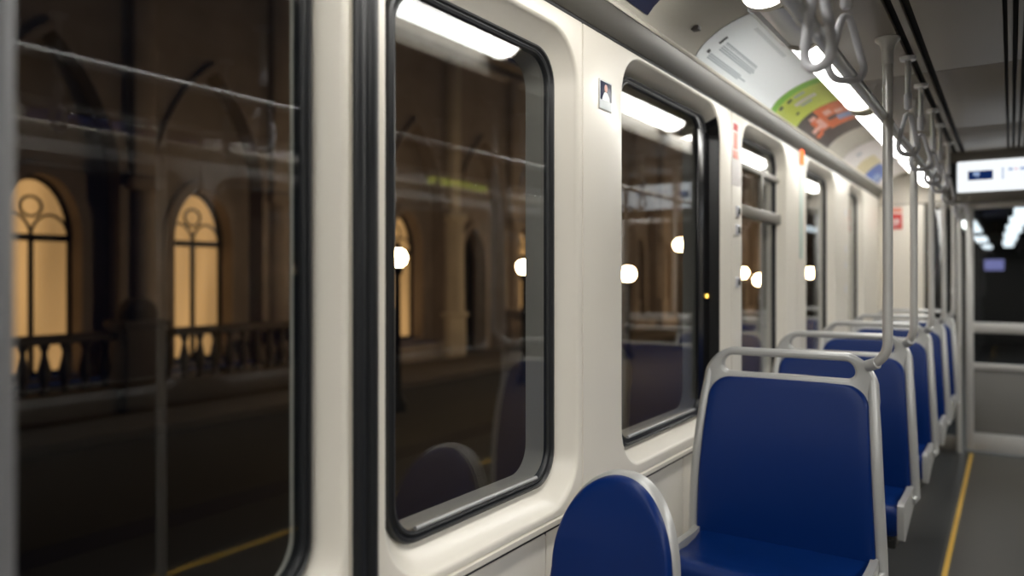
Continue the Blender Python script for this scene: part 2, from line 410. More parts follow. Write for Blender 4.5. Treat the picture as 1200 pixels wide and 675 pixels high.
# the next section of the tram, dim behind the glazing
cb = MB(); cb.box(-1.0, 2.0, 19.0, 19.05, -.03, 2.4); cb.box(-1.02, -1.0, 7.06, 19, -.03, 2.4); cb.box(2.0, 2.02, 7.06, 19, -.03, 2.4); cb.box(-1.0, 2.0, 7.06, 19, 2.35, 2.4); struct(cb.obj('wall_far', M['black']))
def far_light(x, z, y0, y1, w, lab):
    r = thing('ceiling_light', lab, 'light', (x, (y0+y1)/2, z), group='lights of the next section'); h = (y1-y0)/2
    m = MB(); m.bbox(-w, w, -h, h, -.02, .0, .004); m.obj('diffuser', M['farglow'], r)
    m = MB(); m.bbox(-w-.015, w+.015, -h-.01, h+.01, .0, .03, .004); m.bbox(-.01, .01, -.02, .02, .03, 2.35-z, .002); m.obj('housing', M['black'], r)
od = ['first', 'second', 'third', 'fourth', 'fifth']
for k, (a, b) in enumerate(((8.6, 10.6), (12.0, 13.6), (15.2, 16.6))): far_light(-.36, EYE+.56, a, b, .07, 'dim tube light of the next section, left row behind the end door, %s' % od[k])
for k, (a, b) in enumerate(((7.6, 8.7), (8.85, 10.0), (10.2, 11.8), (12.0, 14.2), (14.5, 17.0))): far_light(.10-.035*k, EYE+.60, a, b, .08, 'dim tube light of the next section, right row behind the end door, %s' % od[k])
fs = thing('route_screen', 'small lilac screen hanging in the next section behind the end door', 'screen', (-.24, 15.0, EYE+.11))
m = MB(); m.bbox(-.15, .15, 0, .06, 0, .20, .01); m.obj('screen_housing', M['black'], fs)
m = MB(); m.bbox(-.14, .14, -.006, .002, .01, .19, .003); m.obj('screen_face', M['lilac'], fs)
m = MB(); m.bbox(-.015, .015, .02, .05, .19, 2.35-EYE-.11, .002); m.obj('hanger', M['black'], fs)

# ------------------------------------------------------------------ floor
fl = MB(); fl.box(-.29, 1.43, FLOOR_Y0, 7.0, -.03, 0); struct(fl.obj('floor', M['floor']))
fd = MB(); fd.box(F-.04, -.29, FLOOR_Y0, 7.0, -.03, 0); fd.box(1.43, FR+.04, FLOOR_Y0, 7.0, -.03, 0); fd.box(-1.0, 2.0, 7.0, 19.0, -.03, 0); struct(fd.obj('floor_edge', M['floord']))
yl = MB(); yl.bbox(-.273, -.250, FLOOR_Y0+.05, 6.95, -.004, .0022, .0008); tag(yl.obj('floor_line', M['yellow']), 'yellow guide line on the floor beside the seats', 'line')
yl = MB(); yl.bbox(1.31, 1.37, FLOOR_Y0+.05, 6.95, -.004, .0022, .0008); tag(yl.obj('floor_line', M['yellow']), 'yellow guide line on the far side of the aisle, seen mirrored in the window', 'line')
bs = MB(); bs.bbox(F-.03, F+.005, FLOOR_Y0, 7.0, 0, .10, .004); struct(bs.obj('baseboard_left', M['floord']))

# ------------------------------------------------------------------ ceiling, coves, lights
CE = EYE+.69
slots_x = [(-.270, -.250), (-.232, -.212), (-.018, -.008), (.004, .016), (.028, .040), (.052, .064), (.076, .088), (.10, .112)]
ce = MB(); xs = [-.478]
for a, b in slots_x: xs += [a, b]
xs.append(1.29)
seams = [FLOOR_Y0, -1.9, .4, 2.86, 4.0, 7.0]
for s0, s1 in zip(seams[:-1], seams[1:]):
    for a, b in zip(xs[0::2], xs[1::2]): ce.bbox(a, b, s0+.003, s1-.003, CE, CE+.018, .0025)
ce.box(-.478, 1.29, FLOOR_Y0, 7.0, CE+.04, CE+.06)
ce.bbox(-.482, -.470, FLOOR_Y0, 7.0, CE, CE+.16, .003); ce.bbox(1.282, 1.294, FLOOR_Y0, 7.0, CE, CE+.16, .003)
ce.box(F-.05, -.40, FLOOR_Y0, 7.0, CE+.26, CE+.28); ce.box(1.20, FR+.05, FLOOR_Y0, 7.0, CE+.26, CE+.28)
struct(ce.obj('ceiling', M['ceil']))
dk = MB(); dk.box(-.465, 1.28, FLOOR_Y0+.01, 6.99, CE+.03, CE+.036); struct(dk.obj('trim_2', M['slot']))

XC = (F+FR)/2
COVE = [(-.905, .748), (-.892, .770), (-.868, .797), (-.838, .820), (-.80, .841), (-.758, .858), (-.712, .870), (-.66, .876)]
mir = lambda p: [(2*XC-x, z) for x, z in p]
for side, nm in ((0, 'left'), (1, 'right')):
    f = mir if side else (lambda p: p)
    cv = MB(); prof = [(x, EYE+z) for x, z in COVE] + [(x, EYE+z+.012) for x, z in reversed(COVE)]
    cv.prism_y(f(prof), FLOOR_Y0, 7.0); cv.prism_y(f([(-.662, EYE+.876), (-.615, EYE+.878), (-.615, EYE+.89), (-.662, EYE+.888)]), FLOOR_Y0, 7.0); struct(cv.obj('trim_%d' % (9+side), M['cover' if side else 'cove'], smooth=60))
    tr = MB(); pr = [(F-.02, .678), (F+.004, .678), (F+.007, .682), (-.896, .736), (-.896, .744), (-.905, .748), (-.93, .748)]
    tr.prism_y(f([(x, EYE+z) for x, z in pr]), FLOOR_Y0, 7.0); struct(tr.obj('trim_%d' % (3+side*2), M['trim'], smooth=50))
    dg = MB(); dg.prism_y(f([(F-.01, EYE+.670), (F+.0015, EYE+.670), (F+.0015, EYE+.678), (F-.01, EYE+.678)]), FLOOR_Y0, 7.0); struct(dg.obj('trim_%d' % (7+side), M['slot']))  # black strip standing in for the shadow line under the trim
    tl = MB(); pr = [(-.903, .739), (-.892, .737), (-.888, .743), (-.892, .7515), (-.902, .752)]
    tl.prism_y(f([(x, EYE+z) for x, z in pr]), FLOOR_Y0, 7.0); struct(tl.obj('trim_%d' % (4+side*2), M['trimlit'], smooth=50))

# cove coordinates: s in 0..1 from trim to lamp
def cove_pt(s, off=0.):
    L = [0]
    for a, b in zip(COVE[:-1], COVE[1:]): L.append(L[-1]+math.hypot(b[0]-a[0], b[1]-a[1]))
    d = max(0, min(1, s))*L[-1]
    for i in range(len(COVE)-1):
        if d <= L[i+1]+1e-9:
            t = (d-L[i])/(L[i+1]-L[i]); a, b = COVE[i], COVE[i+1]
            nx, nz = (b[1]-a[1]), -(b[0]-a[0]); n = math.hypot(nx, nz)
            return (a[0]+(b[0]-a[0])*t + nx/n*off, EYE+a[1]+(b[1]-a[1])*t + nz/n*off)
def cove_card(name, y0, y1, s0, s1, mat, parent=None, off=.002, th=.0012, slant=0., right=False):
    n = max(2, int(10*(s1-s0))+1); m = MB(); rs = []
    for k in range(n+1):
        s = s0+(s1-s0)*k/n; a = cove_pt(s, off); b = cove_pt(s, off+th); sh = slant*s
        q = (lambda x: 2*XC-x) if right else (lambda x: x)
        rs.append([(q(a[0]), y0+sh, a[1]), (q(a[0]), y1+sh, a[1]), (q(b[0]), y1+sh, b[1]), (q(b[0]), y0+sh, b[1])])
    m.rings(rs, cap0=True, cap1=True)
    return m.obj(name, mat, parent, smooth=30)
def dashes(parent, name, mat, y0, y1, s0, s1, rows, seed, off=.0034, gap=.35, slant=0., right=False):
    rnd = random.Random(seed); 
    for r in range(rows):
        h = (s1-s0)/rows; a = s1-(r+1)*h; cove_card(name, y0, y0+(y1-y0)*rnd.uniform(.78, 1), a+h*gap*.5, a+h*(1-gap*.5), mat, parent, off, .0006, slant, right)

a1 = thing('advert_card', 'navy advert card with white writing on the cove above the second window', 'advert', group='advert cards on the cove')
SL = .0
cove_card('card_sheet', 1.25, 2.035, .10, .97, M['adnavy'], a1)
dashes(a1, 'text_line', M['adwhite'], 1.62, 1.95, .16, .62, 6, 3)
a2 = thing('advert_card', 'large white advert card with small grey text on the cove right of a small latch', 'advert', group='advert cards on the cove')
cove_card('card_sheet', 2.46, 3.42, .01, .985, M['adwhite'], a2)
cove_card('headline', 2.535, 2.552, .32, .44, M['adink'], a2, .0034, .0006)
cove_card('headline', 2.512, 2.535, .155, .20, M['adink'], a2, .0034, .0006)
dashes(a2, 'text_line', M['adgrey'], 2.58, 2.98, .255, .40, 5, 5, gap=.3)
dashes(a2, 'text_line', M['adgrey'], 2.545, 2.97, .10, .18, 3, 8, gap=.3)
dashes(a2, 'faint_text_line', M['adfaint'], 2.60, 3.05, .70, .78, 1, 9)
a3 = thing('advert_card', 'lime and orange advert card with a dark picture on the cove', 'advert', group='advert cards on the cove')
cove_card('lime_field', 3.43, 3.90, .01, .985, M['adlime'], a3)
cove_card('green_edge', 3.425, 3.50, .01, .985, M['adgreen'], a3, .0026, .001)
cove_card('dark_field', 3.90, 4.66, .01, .985, M['addark'], a3)
cove_card('orange_field', 3.905, 4.40, .40, .985, M['adorange'], a3, .0030, .0008)
cove_card('orange_field', 4.05, 4.34, .22, .42, M['adorange'], a3, .0030, .0008)
for (y0, y1, s0, s1, mt) in ((4.00, 4.10, .50, .62, 'adpink'), (4.06, 4.14, .66, .80, 'adpink'), (4.18, 4.30, .62, .86, 'adblue'), (4.15, 4.22, .48, .66, 'addark'),
                             (4.08, 4.30, .30, .40, 'adpink'), (4.18, 4.26, .12, .34, 'adpink'), (3.98, 4.05, .25, .36, 'adpink'), (4.30, 4.38, .10, .24, 'adorange')):
    cove_card('picture_patch', y0, y1, s0, s1, M[mt], a3, .0042, .0006)
cove_card('headline', 3.515, 3.55, .10, .17, M['adink'], a3, .0040, .0006)
cove_card('headline', 3.53, 3.565, .26, .34, M['adink'], a3, .0040, .0006)
cove_card('headline', 3.53, 3.56, .38, .56, M['adgrey'], a3, .0040, .0006)
cove_card('white_text', 3.63, 3.68, .30, .66, M['pale'], a3, .0040, .0006)
cove_card('white_text', 3.70, 3.73, .36, .55, M['adgrey'], a3, .0040, .0006)
cove_card('small_text', 3.76, 3.79, .20, .26, M['adink'], a3, .0040, .0006)
a4 = thing('advert_card', 'cream advert card with sand and blue fields near the end wall', 'advert', group='advert cards on the cove')
cove_card('card_sheet', 5.15, 6.85, .01, .985, M['pale'], a4)
cove_card('sand_field', 5.62, 6.05, .05, .55, M['adsand'], a4, .0034, .0008)
cove_card('blue_field', 6.02, 6.62, .02, .50, M['adroyal'], a4, .0040, .0008)
cove_card('pale_blue_patch', 6.30, 6.55, .06, .26, M['adblue'], a4, .0050, .0006)
cove_card('grey_mark', 5.33, 5.42, .28, .40, M['adgrey'], a4, .0034, .0006)
lc = MB(); p = cove_pt(.30, .0); lc.bbox(p[0]-.012, p[0]+.012, 2.315, 2.345, p[1]-.012, p[1]+.002, .002)
tag(lc.obj('cove_latch', M['addark']), 'small dark latch on the cove left of the white advert card', 'latch')
# adverts of the opposite cove, seen mirrored in the glass
for k, (y0, y1, mt, lab) in enumerate(((.3, 1.5, 'adwhite', 'white advert card on the opposite cove, nearest'), (1.62, 2.5, 'adnavy', 'navy advert card on the opposite cove'), (2.6, 3.6, 'pale', 'pale advert card on the opposite cove, third of the row'), (4.5, 5.3, 'adlime', 'lime advert card on the opposite cove, farthest'))):
    tag(cove_card('advert_card', y0, y1, .01, .985, M[mt], right=True), lab + ', mirrored in the windows', 'advert', 'advert cards on the opposite cove')

# fluorescent lights
def light_unit(y0, y1, right, label):
    f = mir if right else (lambda p: p)
    sx = 0
    r = thing('strip_light', label, 'light', (0, (y0+y1)/2, EYE+.79), group='tube lights along the coves')
    cx, cz = -.556, EYE+.780
    prof = [(cx+.060*math.cos(a), cz+.040*math.sin(a)) for a in [PI+PI*k/14 for k in range(15)]]
    d = MB(); d.prism_y(f(prof), y0+.03, y1-.03); d.obj('diffuser', M['tuber' if right else 'tube'], r, smooth=60)
    h = MB(); h.bbox(*sorted((f([(cx-.068, 0)])[0][0], f([(cx+.068, 0)])[0][0])), y0, y1, cz+.001, cz+.04, .004); h.obj('housing', M['trim'], r)
    for e0, e1 in ((y0, y0+.03), (y1-.03, y1)):
        c_ = MB(); pr = [(cx+.066*math.cos(a), cz+.045*math.sin(a)) for a in [PI+PI*k/14 for k in range(15)]]
        c_.prism_y(f(pr), e0, e1); c_.obj('end_cap', M['trimlit'], r, smooth=60)
    for ch in r.children: ch.location = (0, -(y0+y1)/2, -(EYE+.79))
    return r
segs = [(-4.7, -3.3), (-3.2, -1.8), (-1.7, .55), (.62, 2.10), (2.50, 3.60), (3.70, 5.18), (5.25, 6.88)]
names = ['sixth behind', 'fifth behind', 'overhead', 'first ahead of the camera', 'second ahead of the camera, by the lime advert', 'third ahead of the camera', 'last before the end wall']
for (a, b), n in zip(segs, names):
    light_unit(a, b, False, 'tube light along the window side cove, ' + n)
    light_unit(a, b, True, 'tube light along the opposite cove, ' + n)

jc = MB(); jc.prism_y([(-.620, EYE+.79), (-.618, EYE+.752), (-.600, EYE+.742), (-.590, EYE+.748), (-.565, EYE+.740), (-.520, EYE+.742), (-.497, EYE+.76), (-.497, EYE+.79)], 2.112, 2.488)
tag(jc.obj('joint_cover', M['chrome']), 'ribbed metal cover joining two tube lights beside the white advert card', 'cover')
# destination display under the ceiling
DY = 4.78
dp = thing('destination_display', 'white lit display board with navy panel hanging under the ceiling', 'display', (0, DY, 0))
def zd(v, d=4.06): return EYE + (325-v)/870*d
m = MB(); m.bbox(-.292, .62, 0, .14, zd(236), CE+.003, .006); m.obj('housing', M['bulk'], dp)
m = MB(); m.bbox(-.290, -.250, -.012, .01, zd(226), zd(190), .004); m.obj('black_end', M['black'], dp)
m = MB(); m.bbox(-.248, .46, -.020, .01, zd(225), zd(189), .008); m.obj('screen', M['screen'], dp)
m = MB(); m.bbox(-.196, -.082, -.0215, -.0195, zd(211.5), zd(201), .0005); m.obj('navy_panel', M['scrnavy'], dp)
m = MB(); m.bbox(-.172, -.142, -.0225, -.021, zd(206.5), zd(202.5), .0005); m.bbox(-.156, -.149, -.0225, -.021, zd(209.5), zd(207.5), .0003); m.obj('panel_text', M['scrlite'], dp)
m = MB(); m.bbox(-.040, -.034, -.0215, -.0195, zd(212), zd(199), .0005); m.obj('divider', M['scrlite'], dp)
for a, b in ((-.012, .006), (.04, .07), (.08, .115), (.125, .18)):
    m = MB(); m.bbox(a, b, -.0215, -.0195, zd(203), zd(200), .0004); m.obj('text_word', M['scrlite'], dp)
m = MB(); m.bbox(.013, .030, -.0215, -.0195, zd(202.5), zd(200.3), .0004); m.obj('rose_mark', M['scrrose'], dp)

# ------------------------------------------------------------------ rails, poles, straps
def arc(c, r, a0, a1, n, ax, ay):
    c = Vector(c); return [tuple(c + Vector(ax)*(r*math.cos(math.radians(a0+(a1-a0)*k/n))) + Vector(ay)*(r*math.sin(math.radians(a0+(a1-a0)*k/n)))) for k in range(n+1)]
RX, RZ = -.309, EYE+.468
rail = thing('grab_rail', 'long grey overhead grab rail above the blue seats', 'rail', (RX, 0, RZ))
m = MB(); m.tube([(0, y, 0) for y in (-4.9, -2, 0, 2, 4, 6.9)], .0138, 18); m.obj('rail_tube', M['chrome'], rail)
def clamp(y, root):
    m = MB()
    pr = [(.0139, -.018), (.0162, -.016), (.0166, -.012), (.0166, .012), (.0162, .016), (.0139, .018)]
    m.rings([[(r*math.cos(2*PI*k/18), y+t, r*math.sin(2*PI*k/18)) for k in range(18)] for r, t in pr], cap0=True, cap1=True)
    return m.obj('clamp', M['chrome'], root)
for y in (1.40, 2.515, 3.415, 4.315, 5.215, 6.115): clamp(y, rail)
RX2 = .15
rail2 = thing('grab_rail', 'second overhead grab rail over the aisle, seen mirrored in the windows', 'rail', (RX2, 0, RZ))
m = MB(); m.tube([(0, y, 0) for y in (-4.9, -2, 0, 2, 4, 4.7)], .0138, 18); m.obj('rail_tube', M['chrome'], rail2)

SEAT_Y = [2.35, 3.25, 4.15, 5.05, 5.95]
pole_labels = ['steel pole from ceiling to the corner of the nearest handled seat', 'steel pole fixed to the second handled seat', 'steel pole fixed to the third handled seat', 'steel pole fixed to the fourth handled seat', 'steel pole fixed to the last handled seat by the end door']
def make_pole(label, loc, d):
    r = thing('grab_pole', label, 'pole', loc, group='poles along the seat row')
    zt, zb = CE, 1.215
    am = math.radians(66); path = [(0, 0, zt-.01), (0, 0, 1.8), (0, 0, 1.5), (0, 0, zb+.02)]
    for k in range(10):
        a = am*k/9; q = (1-math.cos(a))/(1-math.cos(am)); path.append((d[0]*q, d[1]*q, zb-.078*math.sin(a)))
    m = MB(); m.tube(path, .0138, 16); m.obj('pole_tube', M['steel'], r)
    m = MB(); m.lathe([(.0145, -.075), (.016, -.072), (.0165, -.034), (.022, -.016), (.032, -.008), (.034, -.005), (.034, 0)], (0, 0, zt), 20); m.obj('ceiling_flange', M['steel'], r)
    e, f = Vector(path[-1]), Vector(path[-2]); t = (e-f).normalized()
    m = MB(); m.tube([tuple(e-t*.034), tuple(e-t*.032), tuple(e+t*.002), tuple(e+t*.004)], [.0142, .0172, .0172, .0150], 14); m.obj('seat_clamp', M['seatgrey'], r)
    return r
for k, y in enumerate(SEAT_Y):
    px = (-.296, -.316, -.326, -.330, -.332)[k]
    make_pole(pole_labels[k], (px, y+.035, 0), (-.352-px if k == 0 else -.346-px, .030))
# pole at the extreme near edge of the picture
np_ = thing('grab_pole', 'blurred steel pole close to the camera in front of the first window', 'pole', (-.752, .291, 0))
m = MB(); m.tube([(0, 0, z) for z in (.004, .8, 1.6, EYE+.84)], .016, 18); m.obj('pole_tube', M['steeld'], np_)
m = MB(); m.lathe([(.04, 0), (.04, .008), (.02, .02), (.0165, .03)], (0, 0, 0.0), 18); m.obj('floor_flange', M['steel'], np_)
# poles of the mirrored aisle rail
for k, y in enumerate((1.29, 3.14, 4.6)):
    r = thing('grab_pole', 'aisle pole on the second rail, mirrored in the windows, ' + ['nearest', 'middle', 'farthest'][k], 'pole', (RX2+.033, y, 0), group='poles of the aisle rail')
    m = MB(); m.tube([(0, 0, z) for z in (.003, .8, 1.6, CE-.001)], .0155, 14); m.obj('pole_tube', M['steel'], r)
    m = MB(); m.lathe([(.04, 0), (.04, .008), (.02, .02), (.016, .03)], (0, 0, 0.0), 18); m.obj('floor_flange', M['steel'], r)

def tri_loop(h, w, r, n=7):
    """rounded triangle, apex up at (0,0), base h below, half width w"""
    V = [Vector((0, 0)), Vector((w, -h)), Vector((-w, -h))]; rad = [r*.45, r, r]; out = []
    for i in range(3):
        p, a, b = V[i], V[i-1], V[(i+1) % 3]
        u, v = (a-p).normalized(), (b-p).normalized(); half = math.acos(max(-1, min(1, u.dot(v))))/2
        t = rad[i]/math.tan(half); c = p+(u+v).normalized()*(rad[i]/math.sin(half))
        s0, s1 = p+u*t-c, p+v*t-c
        a0 = math.atan2(s0.y, s0.x); a1 = math.atan2(s1.y, s1.x); d = (a1-a0+PI) % (2*PI)-PI
        out += [(c.x+rad[i]*math.cos(a0+d*k/n), c.y+rad[i]*math.sin(a0+d*k/n)) for k in range(n+1)]
    dense = []
    for i in range(len(out)):
        p, q = out[i], out[(i+1) % len(out)]; L = math.hypot(q[0]-p[0], q[1]-p[1]); m = max(1, int(L/.02))
        dense += [(p[0]+(q[0]-p[0])*k/m, p[1]+(q[1]-p[1])*k/m) for k in range(m)]
    return dense
def make_strap(label, loc, rz, low=.385, h=.150, w=.050, rc=.026, tr=.0072):
    r = thing('strap_handle', label, 'strap', loc, rz)
    top = -(CE-(EYE+low+h))
    m = MB(); m.lathe([(.022, -.012), (.024, -.004), (.024, 0)], n=16); m.tube([(0, 0, -.004), (0, 0, top*.5), (0, 0, top+.03)], .0085, 12); m.obj('hanger_rod', M['chrome'], r)
    m = MB(); m.lathe([(.007, -.010), (.0115, -.004), (.0115, .035), (.009, .04)], (0, 0, top), 14); m.obj('collar', M['strap'], r)
    m = MB(); m.tube([(x, 0, top+z) for x, z in tri_loop(h, w, rc)], tr, 12, closed=True); m.obj('loop', M['strap'], r, smooth=70)
    return r
SX = -.268
sp = [(1.57, 48), (2.62, 52), (3.02, 40), (3.5, 50), (3.85, 42), (4.4, 52), (5.4, 45), (5.8, 40)]
nth = ['second', 'third', 'fourth', 'fifth', 'sixth', 'seventh', 'eighth', 'ninth', 'tenth']
near = make_strap('large grey strap loop in front of the grab rail, nearest the camera', (-.268, 1.315, CE), math.radians(-32), low=.350, h=.185, w=.036, rc=.030, tr=.0088)
near['group'] = 'strap loops along the grab rail'
first = None
for k, (y, a) in enumerate(sp):
    lab = 'grey strap loop hanging by the grab rail, %s from the camera' % nth[k]
    if first is None: first = make_strap(lab, (SX, y, CE), math.radians(a)); first['group'] = 'strap loops along the grab rail'
    else: dup(first, lab, (SX, y, CE), math.radians(a))
for k, y in enumerate((.95, 1.45, 1.9, 2.5)):
    dup(first, 'grey strap loop on the aisle rail mirrored in the windows, %s from the camera' % ['first', 'second', 'third', 'fourth'][k], (RX2-.06, y, CE), math.radians(45))['group'] = 'strap loops of the aisle rail'

# ------------------------------------------------------------------ seats
def back_curve(z):                    # y offset of the back surface at height z
    t = (z-.575)/.52
    return .012 + .062*t - .030*math.sin(PI*min(max(t, 0), 1)) 
def half_w(z):
    t = (z-.575)/.52
    return .266 - .018*t - .014*t*t
def outline(z0, z1, r, grow=0., n=9, hw=half_w, bot=.012):
    """closed outline (w,z) of the back: straight flanks, rounded top corners"""
    pts = []; m = 12
    for k in range(m+1):
        z = z0+(z1-r-z0)*k/m; pts.append((hw(z)+grow, z))
    ct = hw(z1-r)+grow-r
    for k in range(1, n+1):
        a = PI/2*k/n; pts.append((ct+r*math.cos(a), z1-r+r*math.sin(a)))
    for k in range(1, 8): pts.append((ct*(1-2*k/8), z1+.006*math.sin(PI*k/8)))
    left_ = [(-w, z) for w, z in reversed(pts[:m+n+1])]
    pts = pts[:m+n+1] + pts[m+n+1:] + left_
    for k in range(1, 8): pts.append((-(hw(z0)+grow)*(1-2*k/8), z0))
    return pts
def pad(pts, front, depth, edge, dish=.012, zc=None, bf=back_curve):
    """cushion-like shell: pts outline, front offset towards -y"""
    ws = [p[0] for p in pts]; zs = [p[1] for p in pts]; wc = 0; zc = zc or (min(zs)+max(zs))/2; W = max(ws)
    def P(w, z, d):
        dd = dish*(1-(w/W)**2)
        return (w, bf(z)-d+dd, z)
    m = MB(); rs = []
    rs.append([P(w, z, front-depth) for w, z in pts])
    for t, d in ((0, depth-edge), (.30, depth-edge*.45), (.65, depth-edge*.12), (1, depth)):
        k = edge*t
        rs.append([P(w*(1-k/W), zc+(z-zc)*(1-k/((max(zs)-min(zs))/2)), front-depth+d) for w, z in pts])
    k = edge
    base = [(w*(1-k/W), zc+(z-zc)*(1-k/((max(zs)-min(zs))/2))) for w, z in pts]
    for s in (.9, .78, .64, .5, .36, .22, .1): rs.append([P(w*s, zc+(z-zc)*s, front) for w, z in base])
    m.rings(rs, cap0=True, cap1=True)
    return m
def make_seat(label):
    r = thing('tram_seat', label, 'seat', group='blue handled seats along the window side')
    # blue back insert, front of the grey shell
    o = outline(.560, 1.084, .070); pad(o, .020, .020, .009).obj('backrest', M['blue'], r, smooth=60)
    sh = outline(.550, 1.092, .074, .010); pad(sh, .002, .026, .008).obj('back_shell', M['seatgrey'], r, smooth=60)
    # side frame tubes running into a moulded handle plate with a hand hole
    fr = MB()
    side = [(half_w(z)+.013, back_curve(z)+.004, z) for z in [.555+.05*k for k in range(12)]]
    side = [(.268, -.02, .545)] + side
    for q in (-1, 1): fr.tube([(q*x, y, z) for x, y, z in side], [.0175]*(len(side)-3)+[.0165, .015, .012], 14)
    yc = back_curve(1.10)+.006; zo0, zo1, ho = .95, 1.178, .268
    def ringp(d, grow):
        out = []
        for x, y, z in rrect(0, -ho-grow, ho+grow, zo0-grow, zo1+grow, .088+grow if .088+grow < (zo1-zo0)/2+grow-.001 else (zo1-zo0)/2+grow-.001):
            out.append((y*(1-max(0, z-1.07)*.85), yc+d+(z-1.10)*.09, z))
        return out
    def ringh(d, grow):
        return [(y*(1-max(0, z-1.07)*.85), yc+d+(z-1.10)*.09, z) for _, y, z in rrect(0, -.208-grow, .208+grow, 1.100-grow, 1.1515+grow, .0252+grow)]
    seq = []
    for k in range(9):
        t = PI*k/8; seq.append(ringp(-.0145*math.cos(t), -.010*(1-math.sin(t))))
    for k in range(9):
        t = PI*k/8; seq.append(ringh(.0145*math.cos(t), .010*(1-math.sin(t))))
    seq.append(seq[0]); fr.rings(seq)
    fr.obj('handle_frame', M['seatgrey'], r, smooth=60)
    # seat pan
    pr = [(.012, .592), (-.05, .576), (-.12, .572), (-.20, .580), (-.262, .588), (-.285, .586), (-.300, .576), (-.306, .560), (-.304, .520), (-.298, .486), (-.285, .478), (-.26, .486), (-.1, .520), (.004, .535)]
    m = MB(); rs = []
    for x, s in ((-.252, .90), (-.247, .97), (-.238, 1.), (-.12, 1.), (0, 1.), (.12, 1.), (.238, 1.), (.247, .97), (.252, .90)):
        dip = .006*(1-(x/.252)**2)
        rs.append([(x, -.15+(y+.15)*(.985+.015*s), .535+(z-.535)*s-dip) for y, z in pr])
    m.rings(rs, cap0=True, cap1=True); m.obj('seat_pan', M['blue'], r, smooth=50)
    for sgn in (-1, 1):
        m = MB(); pl = [(.020, .600), (-.05, .592), (-.20, .596), (-.275, .600), (-.296, .592), (-.302, .570), (-.296, .474), (-.27, .462), (-.10, .496), (.02, .520)]
        x0, x1 = sorted((sgn*.252, sgn*.274))
        m.prism_x(pl, x0, x1)
        bm = None
        m.obj('side_panel', M['seatgrey'], r, smooth=30)
    m = MB(); m.bbox(-.235, .235, -.27, .0, .455, .482, .008); m.bbox(-.32, .235, -.19, -.10, .40, .456, .008); m.obj('support_beam', M['black'], r)
    return r
SXC = -.588
proto = make_seat('blue seat with grey handle frame, nearest of the row of handled seats')
proto.location = (SXC, SEAT_Y[0], 0)
sl_ = ['second', 'third', 'fourth', 'fifth and last']
for k, y in enumerate(SEAT_Y[1:]):
    dup(proto, 'blue seat with grey handle frame, %s of the row from the camera' % sl_[k], (SXC, y, 0))

# small round topped seat in the foreground
rs0 = thing('round_backed_seat', 'small round topped blue seat without handle in the foreground', 'seat', (-.738, 1.485, 0))
def hw0(z):
    zt_, zb_ = .955, .58
    t = max(0, min(1, (z-.74)/(zt_-.74)))
    base = .165 - .02*max(0, min(1, (z-zb_)/(.74-zb_)))
    return base*(1-t**2.15)**.5*1.0 if t < 1 else 0
def outl0(grow=0., n=26):
    pts = []
    zs = [.585+.155*k/5 for k in range(5)] + [.74+.215*math.sin(PI/2*k/n) for k in range(n+1)]
    pts = [((hw0(z)+grow if hw0(z) > 0 else 0), z+grow*((z-.78)/.2)) for z in zs]
    return pts + [(-w, z) for w, z in reversed(pts[:-1])] + [(-(hw0(.585)+grow)*(1-2*k/6), .585) for k in range(1, 6)]
bc0 = lambda z: .0 + .055*((z-.585)/.39) - .02*math.sin(PI*min(1, max(0, (z-.585)/.39)))
pad(outl0(), .022, .022, .010, .010, bf=bc0).obj('backrest', M['blue'], rs0, smooth=60)
pad(outl0(.006), -.0005, .030, .010, .010, bf=bc0).obj('back_shell', M['seatgrey'], rs0, smooth=60)
m = MB(); pr = [(.0, .59), (-.05, .572), (-.2, .575), (-.28, .585), (-.31, .57), (-.31, .53), (-.29, .515), (-.1, .525), (.0, .535)]
m.rings([[(x, y, .545+(z-.545)*s) for y, z in pr] for x, s in ((-.17, .8), (-.16, 1), (0, 1), (.16, 1), (.17, .8))], cap0=True, cap1=True); m.obj('seat_pan', M['blue'], rs0, smooth=50)
m = MB(); m.bbox(-.19, .15, -.22, -.08, .44, .522, .01); m.obj('wall_bracket', M['seatgrey'], rs0)
m = MB(); m.lathe([(.09, 0), (.09, .012), (.04, .03), (.032, .06), (.032, .44)], (0, -.15, 0), 18); m.obj('pedestal', M['seatgrey'], rs0)

